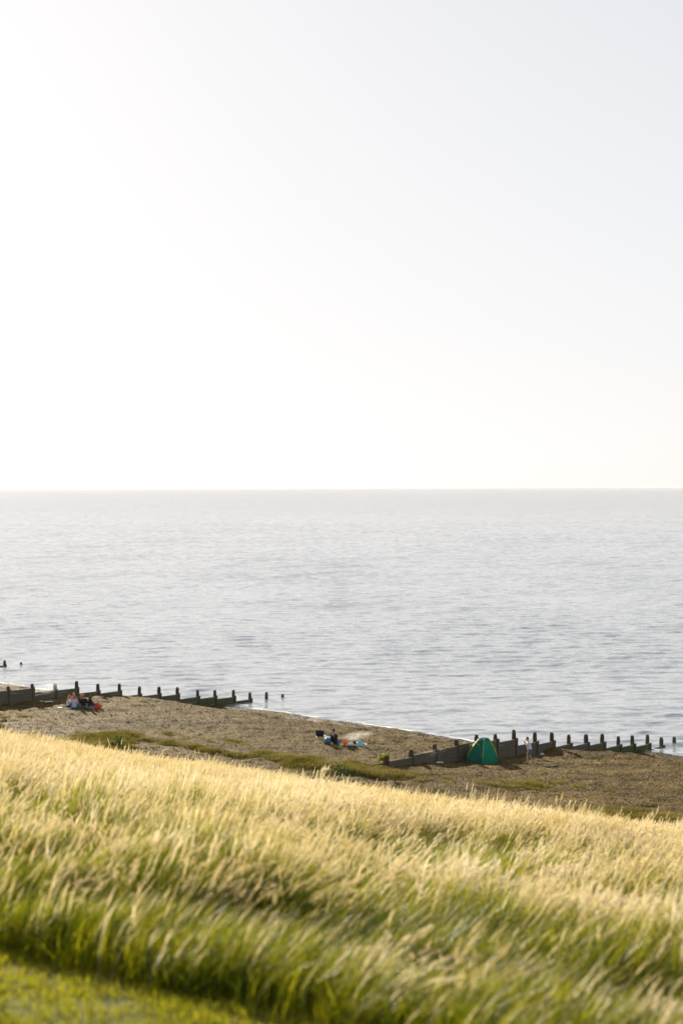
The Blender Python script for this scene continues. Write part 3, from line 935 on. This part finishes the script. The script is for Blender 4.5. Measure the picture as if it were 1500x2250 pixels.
G = 'friends seated in a circle on the shingle'
def spot(x, y, dz=0.0): return (x, y, ground(x, y) + dz)
person(spot(-20.85, 108.35), math.radians(-75), crossed(.06), M['white_cloth'], M['black_cloth'], M['blond'], 'leftmost of the seated group, long blond hair, white top and black trousers', 'long', group=G)
person(spot(-20.55, 109.25), math.radians(170), crossed(.04), M['coral_cloth'], M['denim'], M['blond'], 'blond person in a coral top at the far side of the seated group', 'bun', group=G)
person(spot(-20.28, 107.75), math.radians(-12), crossed(.08), M['lilac_cloth'], M['teal_cloth'], M['ginger'], 'person in a pale lilac T-shirt seated with back to the camera', 'short', legs='short', group=G)
person(spot(-19.98, 109.2), math.radians(190), crossed(.05), M['black_cloth'], M['denim'], M['blond'], 'fair-haired person in black half hidden at the back of the seated group', 'long', 'long', group=G)
person(spot(-19.58, 107.85), math.radians(8), crossed(.06), M['black_cloth'], M['denim'], M['ginger'], 'light brown haired person in black top seated with back to the camera', 'short', 'long', group=G)
person(spot(-19.18, 108.2), math.radians(-62), legs_out(.03), M['brown_cloth'], M['denim'], M['dark_hair'], 'rightmost of the seated group, long dark hair, legs stretched towards the orange bag', 'long', 'long', group=G)
person(spot(-0.45, 92.3), math.radians(112), knees_up(), M['black_cloth'], M['black_cloth'], M['dark_hair'], 'person in black sitting with knees up, head bowed, beside the blue cooler', 'bun', 'long', shoes=M['sandal'])
boy = dict(pelvis=(0, 0, .88), chest=(0, .07, 1.20), neck=(0, .10, 1.40), head=(0, .16, 1.56), look=(0, 1, -.12), curl=(0, -.3, 1),
           hip=[(-.09, 0, .84), (.09, 0, .84)], knee=[(-.10, .13, .47), (.10, -.02, .46)], ankle=[(-.10, .17, .075), (.11, -.16, .085)], toe=[(-.10, .34, .03), (.11, -.01, .03)],
           shoulder=[(-.165, .08, 1.32), (.165, .08, 1.32)], elbow=[(-.20, .20, 1.10), (.20, .18, 1.10)], wrist=[(-.07, .33, 1.32), (.06, .33, 1.36)])
person(spot(11.66, 88.66, -0.01), math.radians(82), boy, M['white_cloth'], M['slate_cloth'], M['dark_hair'], 'boy in white T-shirt and slate blue shorts walking barefoot on the shingle', 'short', 'short', 'short', None, 0.965)

# tent
def fabric(name, c1, c2, trans):
    return simple(name, c1, c2, 2.2, 0.55, trans, 0.015)
M['tent'] = fabric('green_nylon', (0.002, 0.15, 0.105), (0.005, 0.21, 0.15), 0.6)
M['tent_glow'] = fabric('sunlit_green_nylon', (0.008, 0.33, 0.22), (0.016, 0.42, 0.28), 0.7)  # same green nylon, sunlight glowing through it painted in as a paler tone
M['tent_top'] = fabric('teal_nylon', (0.006, 0.26, 0.21), (0.012, 0.34, 0.27), 0.6)
M['sleeve'] = simple('yellow_tape', (0.55, 0.46, 0.01), (0.68, 0.58, 0.03), 9, 0.6, 0.3)
def tent(loc, rz):
    root = empty('dome_tent', loc, rz)
    tag(root, 'green dome tent with yellow pole sleeves pitched beside the groyne', 'tent')
    R, H = 1.12, 1.46
    prof = [(0.0, 1.0), (0.12, 0.99), (0.28, 0.92), (0.45, 0.80), (0.62, 0.66), (0.78, 0.50), (0.9, 0.37), (1.0, 0.25)]
    def P(i, l):
        a = math.pi / 3 * i + math.pi / 6
        z, r = prof[l]
        return Vector((math.cos(a) * R * r * (1.0 + 0.12 * z) + 0.16 * z, math.sin(a) * R * r * 0.92, z * H))
    for i in range(6):
        bm = bmesh.new(); g = []
        for l in range(len(prof)):
            row = []
            for q in range(7):
                u = q / 6
                p = P(i, l).lerp(P(i + 1, l), u)
                sag = math.sin(math.pi * u) * (0.05 * math.sin(math.pi * prof[l][0]) - 0.02)
                wr = 0.012 * math.sin(9 * u + 5 * l + i * 2.1)
                p = p - Vector((p.x, p.y, 0)).normalized() * (sag + wr * (0 < q < 6))
                row.append(bm.verts.new(p))
            g.append(row)
        for a, b in zip(g, g[1:]):
            for q in range(6): bm.faces.new((a[q], a[q + 1], b[q + 1], b[q]))
        bm_obj('wall_panel', bm, M['tent_glow'] if i in (1, 4) else M['tent'], root, True)
        bm = bmesh.new()
        pts = [P(i, l) * 1.012 for l in range(2, len(prof))]
        for a, b in zip(pts, pts[1:]): capsule(bm, a, b, 0.019, 0.019, 6)
        bm_obj('pole_sleeve', bm, M['sleeve'], root, True)
    bm = bmesh.new()
    top = [bm.verts.new(P(i, 7) * 1.02) for i in range(6)]; mid_ = [bm.verts.new((0.16 + (P(i, 7).x - 0.16) * .55, P(i, 7).y * .3, H * 1.035)) for i in range(6)]
    for i in range(6): bm.faces.new((top[i], top[(i + 1) % 6], mid_[(i + 1) % 6], mid_[i]))
    bm.faces.new(mid_)
    skirt = [bm.verts.new(P(i, 6) * 1.03) for i in range(6)]
    for i in range(6): bm.faces.new((skirt[i], skirt[(i + 1) % 6], top[(i + 1) % 6], top[i]))
    bm_obj('canopy', bm, M['tent_top'], root, True)
    bm = bmesh.new()
    for u in range(12):
        f = lambda k: Vector((-0.42 + 0.30 * math.cos(k), -0.42, 1.02 + 0.22 * math.sin(k)))
        capsule(bm, f(u * math.pi / 12), f((u + 1) * math.pi / 12), 0.014, 0.014, 6)
    bm_obj('vent_hoop', bm, M['sleeve'], root, True)
    return root
tent((8.62, 88.35, ground(8.62, 88.35) - 0.05), math.radians(-4))

# bags, cooler, chair and smaller things
def bag(loc, size, mat, label, seed, name='carrier_bag', rz=0.0, cat='bag'):
    root = empty(name, loc, rz); tag(root, label, cat)
    r = random.Random(seed); bm = bmesh.new()
    bmesh.ops.create_icosphere(bm, subdivisions=3, radius=1.0)
    for v in bm.verts:
        n = v.co.normalized(); z = n.z
        pinch = 1 - 0.55 * max(0, z) ** 1.5
        cr = 1 + 0.16 * math.sin(7 * n.x + seed) * math.sin(6 * n.y + 2 * seed) + 0.10 * math.sin(13 * n.z + 9 * n.x)
        v.co = Vector((n.x * pinch * cr * size[0] / 2, n.y * pinch * cr * size[1] / 2, (max(z, -0.62) * cr + 0.62) * size[2] / 1.62)) + Vector((r.gauss(0, .006), r.gauss(0, .006), r.gauss(0, .006)))
    bm_obj('sack', bm, mat, root, False)
    for sg in (-1, 1):
        bm = bmesh.new(); t0 = size[2] * 0.9
        f = lambda k: Vector((0.22 * size[0] * math.cos(k) + 0.05 * sg, sg * 0.10 * size[1], t0 + 0.22 * size[2] * math.sin(k)))
        for u in range(8): capsule(bm, f(u * math.pi / 8), f((u + 1) * math.pi / 8), 0.012, 0.012, 5)
        bm_obj('handle', bm, mat, root, True)
    return root
M['red_plastic'] = simple('orange_red_plastic', (0.62, 0.075, 0.015), (0.75, 0.12, 0.03), 6, 0.4, 0.45, 0.02)
M['orange_plastic'] = simple('orange_plastic', (0.72, 0.22, 0.015), (0.80, 0.30, 0.03), 6, 0.4, 0.45, 0.02)
M['white_plastic'] = simple('white_plastic', (0.70, 0.71, 0.72), (0.80, 0.80, 0.80), 6, 0.4, 0.3, 0.02)
M['teal_plastic'] = simple('pale_teal_plastic', (0.22, 0.50, 0.54), (0.42, 0.66, 0.70), 6, 0.35, 0.4, 0.02)
M['blue_plastic'] = simple('blue_plastic', (0.02, 0.10, 0.34), (0.03, 0.14, 0.42), 4, 0.4)
M['blue_fabric'] = simple('dusty_blue_fabric', (0.07, 0.15, 0.28), (0.12, 0.22, 0.36), 6, 0.8, 0, 0.01)
M['navy'] = simple('navy_canvas', (0.012, 0.016, 0.035), (0.022, 0.026, 0.05), 8, 0.85, 0, 0.01)
M['metal'] = simple('grey_metal', (0.18, 0.18, 0.18), (0.26, 0.26, 0.26), 9, 0.4)
M['mat'] = simple('pale_blue_blanket', (0.30, 0.35, 0.40), (0.42, 0.46, 0.50), 7, 0.95, 0, 0.01)
M['foil'] = simple('pale_foil', (0.55, 0.60, 0.62), (0.68, 0.72, 0.73), 9, 0.3, 0, 0.01)
M['green_fabric'] = simple('pale_green_fabric', (0.24, 0.36, 0.18), (0.34, 0.46, 0.26), 7, 0.9, 0, 0.01)

bag(spot(-18.55, 108.05), (.52, .42, .42), M['red_plastic'], 'orange-red plastic bag beside the seated group', 3)
bag(spot(-18.85, 108.15), (.26, .22, .24), M['teal_plastic'], 'small pale teal bag between the seated group and the orange-red bag', 5)
bag(spot(0.16, 91.2), (.40, .34, .34), M['orange_plastic'], 'bright orange plastic bag right of the person in black', 7)
bag(spot(-0.06, 91.0), (.26, .2, .16), M['white_plastic'], 'small white bag slumped against the bright orange bag', 9)
bag(spot(-0.17, 91.5), (.27, .22, .30), M['blue_fabric'], 'dusty blue bag close to the right of the person in black', 11, 'cloth_bag')
bag(spot(0.03, 92.3), (.36, .30, .30), M['brown_cloth'], 'dark brown bag behind the bright orange bag', 13, 'cloth_bag')
bag(spot(0.55, 90.95), (.34, .28, .24), M['white_plastic'], 'crumpled white bag right of the bright orange bag', 15)
bag(spot(0.76, 91.5), (.36, .28, .26), M['brown_cloth'], 'dark bag between the crumpled white bag and the pale teal bag', 17, 'cloth_bag')
bag(spot(1.10, 91.3), (.42, .34, .44), M['teal_plastic'], 'large pale teal plastic bag at the right end of the picnic things', 19)
bag(spot(-1.16, 91.75), (.18, .2, .30), M['green_fabric'], 'pale green bag at the left of the blue cooler', 21, 'cloth_bag')
bag(spot(13.13, 93.66), (.30, .22, .12), M['white_plastic'], 'flat white scrap of plastic on the shingle crest behind the boy', 23, 'plastic_scrap', cat='litter')

def cooler(loc, rz):
    root = empty('cool_box', loc, rz); tag(root, 'upright blue cool box with a pale lid beside the person in black', 'cool box')
    bm_obj('box', box_bm(.30, .26, .36, .03), M['blue_plastic'], root, True, (0, 0, .18))
    bm_obj('lid', box_bm(.32, .28, .07, .02), M['foil'], root, True, (0, 0, .397))
    bm = bmesh.new()
    for a, b in (((-.17, 0, .34), (-.17, 0, .48)), ((-.17, 0, .48), (.17, 0, .48)), ((.17, 0, .48), (.17, 0, .34))): capsule(bm, a, b, .012, .012, 6)
    bm_obj('handle', bm, M['white_plastic'], root, True)
cooler(spot(-0.94, 91.55, -.01), math.radians(12))
# white flask behind the cool box
root = empty('flask', spot(-1.12, 92.0)); tag(root, 'white round-topped flask standing at the left of the cool box', 'flask')
bm = bmesh.new(); capsule(bm, (0, 0, .06), (0, 0, .34), .06, .06, 12); bm_obj('bottle', bm, M['green_fabric'], root, True)
bm = bmesh.new(); ellipsoid(bm, (0, 0, .43), (.085, .085, .075)); bm_obj('cap', bm, M['white_plastic'], root, True)

def camp_chair(loc, rz):
    root = empty('camp_chair', loc, rz); root.scale = (1.2, 1.2, 1.2); tag(root, 'empty low navy folding camp chair left of the cool box', 'chair')
    def panel(name, P):
        bm = bmesh.new(); g = []
        for i in range(6):
            row = []
            for j in range(6):
                u, v = i / 5, j / 5
                p = P[0].lerp(P[1], u).lerp(P[3].lerp(P[2], u), v)
                p = p + Vector((0, -0.03 if name == 'backrest' else 0, -0.035 if name == 'seat' else 0)) * math.sin(math.pi * u) * math.sin(math.pi * v)
                row.append(bm.verts.new(p))
            g.append(row)
        for a, b in zip(g, g[1:]):
            for j in range(5): bm.faces.new((a[j], a[j + 1], b[j + 1], b[j]))
        o = bm_obj(name, bm, M['navy'], root, True); m = o.modifiers.new('cloth', 'SOLIDIFY'); m.thickness = 0.012
    panel('backrest', [Vector((-.25, -.26, .60)), Vector((.25, -.26, .60)), Vector((.21, -.18, .24)), Vector((-.21, -.18, .24))])
    panel('seat', [Vector((-.23, -.19, .24)), Vector((.23, -.19, .24)), Vector((.23, .24, .27)), Vector((-.23, .24, .27))])
    for sx in (-1, 1):
        for a, b in (((sx * .25, -.27, .62), (sx * .23, .22, .0)), ((sx * .24, .25, .28), (sx * .24, -.24, .0))):
            bm = bmesh.new(); capsule(bm, a, b, .012, .012, 6); bm_obj('leg', bm, M['metal'], root, True)
        bm = bmesh.new(); capsule(bm, (sx * .26, -.24, .42), (sx * .26, .24, .40), .018, .018, 6); bm_obj('armrest', bm, M['navy'], root, True)
camp_chair(spot(-1.44, 95.3, -.01), math.radians(-12))

def blanket(loc, sx, sy, mat, label, seed, rz):
    me_v = []; nx, ny = 14, 14
    X, Y = np.meshgrid(np.linspace(-sx / 2, sx / 2, nx), np.linspace(-sy / 2, sy / 2, ny), indexing='ij')
    X = X + 0.05 * (vnoise(Y * 4, X * 2, seed) - .5); Y = Y + 0.08 * (vnoise(X * 4, Y * 2, seed + 3) - .5)
    c, s_ = math.cos(rz), math.sin(rz)
    WX, WY = loc[0] + c * X - s_ * Y, loc[1] + s_ * X + c * Y
    s1, t1 = st(WX, WY); Z = np.maximum(hill_z(s1, t1), beach_z(s1, t1)) + 0.03 + 0.03 * vnoise(X * 6, Y * 6, seed + 5)
    o = obj('blanket', grid_mesh('blanket', WX - loc[0], WY - loc[1], Z, mat), None, (loc[0], loc[1], 0))
    m = o.modifiers.new('cloth', 'SOLIDIFY'); m.thickness = 0.015; m.offset = 1
    tag(o, label, 'blanket')
blanket((-19.9, 108.6), 2.0, 1.5, M['mat'], 'pale grey-blue blanket under the seated group', 5, 0.1)
blanket((0.85, 91.1), 1.3, 0.7, M['mat'], 'pale grey-blue blanket under the teal and white bags', 9, 0.05)
blanket((-21.4, 108.45), 0.42, 0.3, M['white_plastic'], 'small white cloth on the shingle left of the seated group', 13, 0.3)
blanket((12.86, 87.16), 0.5, 0.28, M['black_cloth'], 'small black cloth lying on the shingle near the boy', 17, -0.2)

def tray(loc, label, r=.2):
    root = empty('barbecue_tray', loc, 0.3); tag(root, label, 'barbecue tray')
    bm = bmesh.new(); g = []
    for k, (q, z) in enumerate(((.6, .0), (.8, .01), (1.0, .075), (1.08, .078), (.96, .06), (.76, .025))):
        g.append([bm.verts.new((math.copysign(abs(math.cos(a)) ** .6, math.cos(a)) * r * 1.3 * q, math.copysign(abs(math.sin(a)) ** .6, math.sin(a)) * r * q, z)) for a in [i * math.pi / 10 for i in range(20)]])
    for a, b in zip(g, g[1:]):
        for i in range(20): bm.faces.new((a[i], a[(i + 1) % 20], b[(i + 1) % 20], b[i]))
    bm.faces.new(g[0][::-1])
    bm_obj('tray', bm, M['foil'], root, True)
    bm = bmesh.new(); rr_ = random.Random(4)
    for i in range(14): ellipsoid(bm, (rr_.uniform(-.7, .7) * r * .9, rr_.uniform(-.6, .6) * r * .8, .035), (.035, .03, .025), seg=6)
    bm_obj('charcoal', bm, M['sandal'], root, False)
tray(spot(-22.75, 110.48, .02), 'pale foil barbecue tray on the shingle left of the seated group', .24)
tray(spot(-23.42, 110.96, .02), 'small foil tray near the groyne at far left', .12)
tray(spot(1.35, 91.75, .02), 'foil barbecue tray smoking at the right of the large teal bag', .16)
tray(spot(5.9, 86.2, .02), 'foil barbecue tray smoking in the shade of the near groyne', .16)

def flip_flop(loc, rz, label):
    root = empty('flip_flop', loc, rz); tag(root, label, 'flip flop', 'flip flops by the tent')
    bm = bmesh.new(); g = []
    for z in (0, .022):
        g.append([bm.verts.new((.052 * math.cos(a) * (1 + .18 * math.sin(a)), .135 * math.sin(a), z)) for a in [i * math.pi / 8 for i in range(16)]])
    for i in range(16): bm.faces.new((g[0][i], g[0][(i + 1) % 16], g[1][(i + 1) % 16], g[1][i]))
    bm.faces.new(g[1]); bm.faces.new(g[0][::-1])
    bm_obj('sole', bm, M['sandal'], root)
    bm = bmesh.new()
    for sg in (-1, 1):
        capsule(bm, (0, .08, .025), (sg * .02, .03, .055), .008, .008, 6); capsule(bm, (sg * .02, .03, .055), (sg * .045, -.03, .02), .008, .008, 6)
    bm_obj('strap', bm, M['navy'], root)
flip_flop(spot(9.90, 86.95, .03), .9, 'left one of the dark flip flops at the right of the tent')
flip_flop(spot(10.08, 87.05, .03), 1.4, 'right one of the dark flip flops at the right of the tent')

# ------------------------------------------------------------------ bushes
def bush(loc, size, label, seed, mats, n=1400, leafs=.055, name='bush', plume=False):
    root = empty(name, loc); tag(root, label, 'bush' if name == 'bush' else 'plant')
    r = random.Random(seed); b = Blades()
    lobes = [(Vector((r.uniform(-.55, .55), r.uniform(-.4, .4), r.uniform(.35, .7))), r.uniform(.3, .5)) for _ in range(7)]
    for i in range(n):
        c, q = r.choice(lobes)
        d = Vector((r.gauss(0, 1), r.gauss(0, 1), r.gauss(0, 1))).normalized() * q * (r.random() ** .4)
        p = c + d; p = Vector((p.x * size[0], p.y * size[1], max(.02, p.z * size[2])))
        a = Vector((r.gauss(0, 1), r.gauss(0, 1), r.gauss(.5, .8))).normalized(); s_ = a.orthogonal().normalized()
        l = leafs * r.uniform(.6, 1.4)
        b.ribbon([p, p + a * l * .5, p + a * l], [.002, l * .5, .002], s_, r.choice((0, 0, 1)))
    obj('foliage', b.mesh('foliage', mats), root)
    for k in range(5):
        c, q = lobes[k]; bm = bmesh.new()
        capsule(bm, (c.x * size[0] * .2, c.y * size[1] * .2, -.05), (c.x * size[0] * .8, c.y * size[1] * .8, c.z * size[2]), .016, .006, 6)
        bm_obj('stem', bm, M['post'], root)
    if plume:
        b = Blades()
        for k in range(45):
            base = Vector((r.uniform(-.5, .5) * size[0], r.uniform(-.4, .4) * size[1], 0))
            pts = arc(base, size[2] * r.uniform(.7, 1.5), r.uniform(.05, .3), Vector((r.uniform(.2, 1), r.uniform(-.5, .5), 0)).normalized(), 4)
            b.ribbon(pts, [.006, .006, .010, .022, .003], Vector((r.random(), r.random(), 0)).normalized(), 0)
        obj('seed_stalk', b.mesh('seed_stalk', [M['head']]), root)
    return root
LV = [M['leaf'], M['leaf']]
bush(spot(-0.15, 79.9, -.05), (.85, .5, .95), 'dark green bush at the edge of the turf below the picnic things', 3, LV)
bush(spot(-1.0, 80.1, -.05), (.5, .4, .6), 'pale yellowish plant with straw stalks beside the dark green bush', 5, [M['turf'], M['blade']], 700, .05, 'seeding_plant', True)
bush(spot(2.45, 84.4, -.05), (.55, .42, .68), 'yellow-green bush at the landward end of the near groyne', 7, [M['blade'], M['leaf']])
bush(spot(-13.9, 89.1, -.05), (.4, .36, 1.0), 'small dark bush half hidden by the golden grass at the left', 9, LV, 900)
bush(spot(-14.5, 89.6, -.05), (.4, .3, .32), 'low green bush left of the small dark bush', 11, LV, 700)
bush(spot(1.0, 83.6, -.06), (.75, .22, .18), 'low grassy mound on the shingle between two bushes', 13, [M['turf'], M['leaf']], 900, .05)

# ------------------------------------------------------------------ barbecue smoke
def smoke(loc, size, rot, dens, label, seed):
    m, nt, b, out = new_mat('smoke'); nt.nodes.remove(b)
    pv = nt.nodes.new('ShaderNodeVolumePrincipled'); pv.inputs['Color'].default_value = (0.95, 0.95, 0.97, 1); pv.inputs['Anisotropy'].default_value = 0.4
    tc = coords(nt)
    gr = nt.nodes.new('ShaderNodeTexGradient'); gr.gradient_type = 'SPHERICAL'; nt.links.new(tc, gr.inputs[0])
    n = noise(nt, 3.0, 4, coord=tc, dist=1.0); n.inputs['Distortion'].default_value = 0.8
    r = ramp(nt, [(0.42, (0, 0, 0)), (0.68, (1, 1, 1))]); nt.links.new(n.outputs[0], r.inputs[0])
    a = nt.nodes.new('ShaderNodeMath'); a.operation = 'MULTIPLY'; nt.links.new(gr.outputs[1], a.inputs[0]); nt.links.new(r.outputs[0], a.inputs[1])
    a2 = nt.nodes.new('ShaderNodeMath'); a2.operation = 'MULTIPLY'; nt.links.new(a.outputs[0], a2.inputs[0]); a2.inputs[1].default_value = dens
    nt.links.new(a2.outputs[0], pv.inputs['Density']); nt.links.new(pv.outputs[0], out.inputs['Volume'])
    bm = bmesh.new(); bmesh.ops.create_icosphere(bm, subdivisions=3, radius=1.0)
    for v in bm.verts: v.co += Vector((math.sin(seed), math.cos(seed), 0)) * 0
    o = bm_obj('smoke', bm, m, None, True, loc, rot); o.scale = size
    tag(o, label, 'smoke', kind='stuff')
smoke((0.95, 92.4, ground(0.95, 92.4) + .55), (1.25, .5, .36), (0, -.18, 0), 1.6, 'pale barbecue smoke drifting over the picnic things', 1)
smoke((-23.0, 111.3, ground(-23.0, 111.3) + 1.05), (1.3, .5, .6), (0, -.35, 0.2), 0.8, 'pale barbecue smoke in front of the left groyne', 2)
smoke((5.3, 86.5, ground(5.3, 86.5) + .40), (1.5, .4, .36), (0, -.15, .7), 1.6, 'thin bluish smoke along the foot of the near groyne', 3)

# ------------------------------------------------------------------ sea air
bm = bmesh.new(); bmesh.ops.create_cube(bm, size=1.0)
for v in bm.verts: v.co = Vector((v.co.x * 800000, v.co.y * 130000, -8.0 if v.co.z < 0 else 21.5))
m, nt, b, out = new_mat('sea_haze'); nt.nodes.remove(b)
pv = nt.nodes.new('ShaderNodeVolumePrincipled')
pv.inputs['Color'].default_value = (0.93, 0.92, 0.91, 1); pv.inputs['Density'].default_value = 2.0e-5
nt.links.new(pv.outputs[0], out.inputs['Volume'])
tag(bm_obj('haze', bm, m), 'pale summer haze over the sea', kind='stuff')
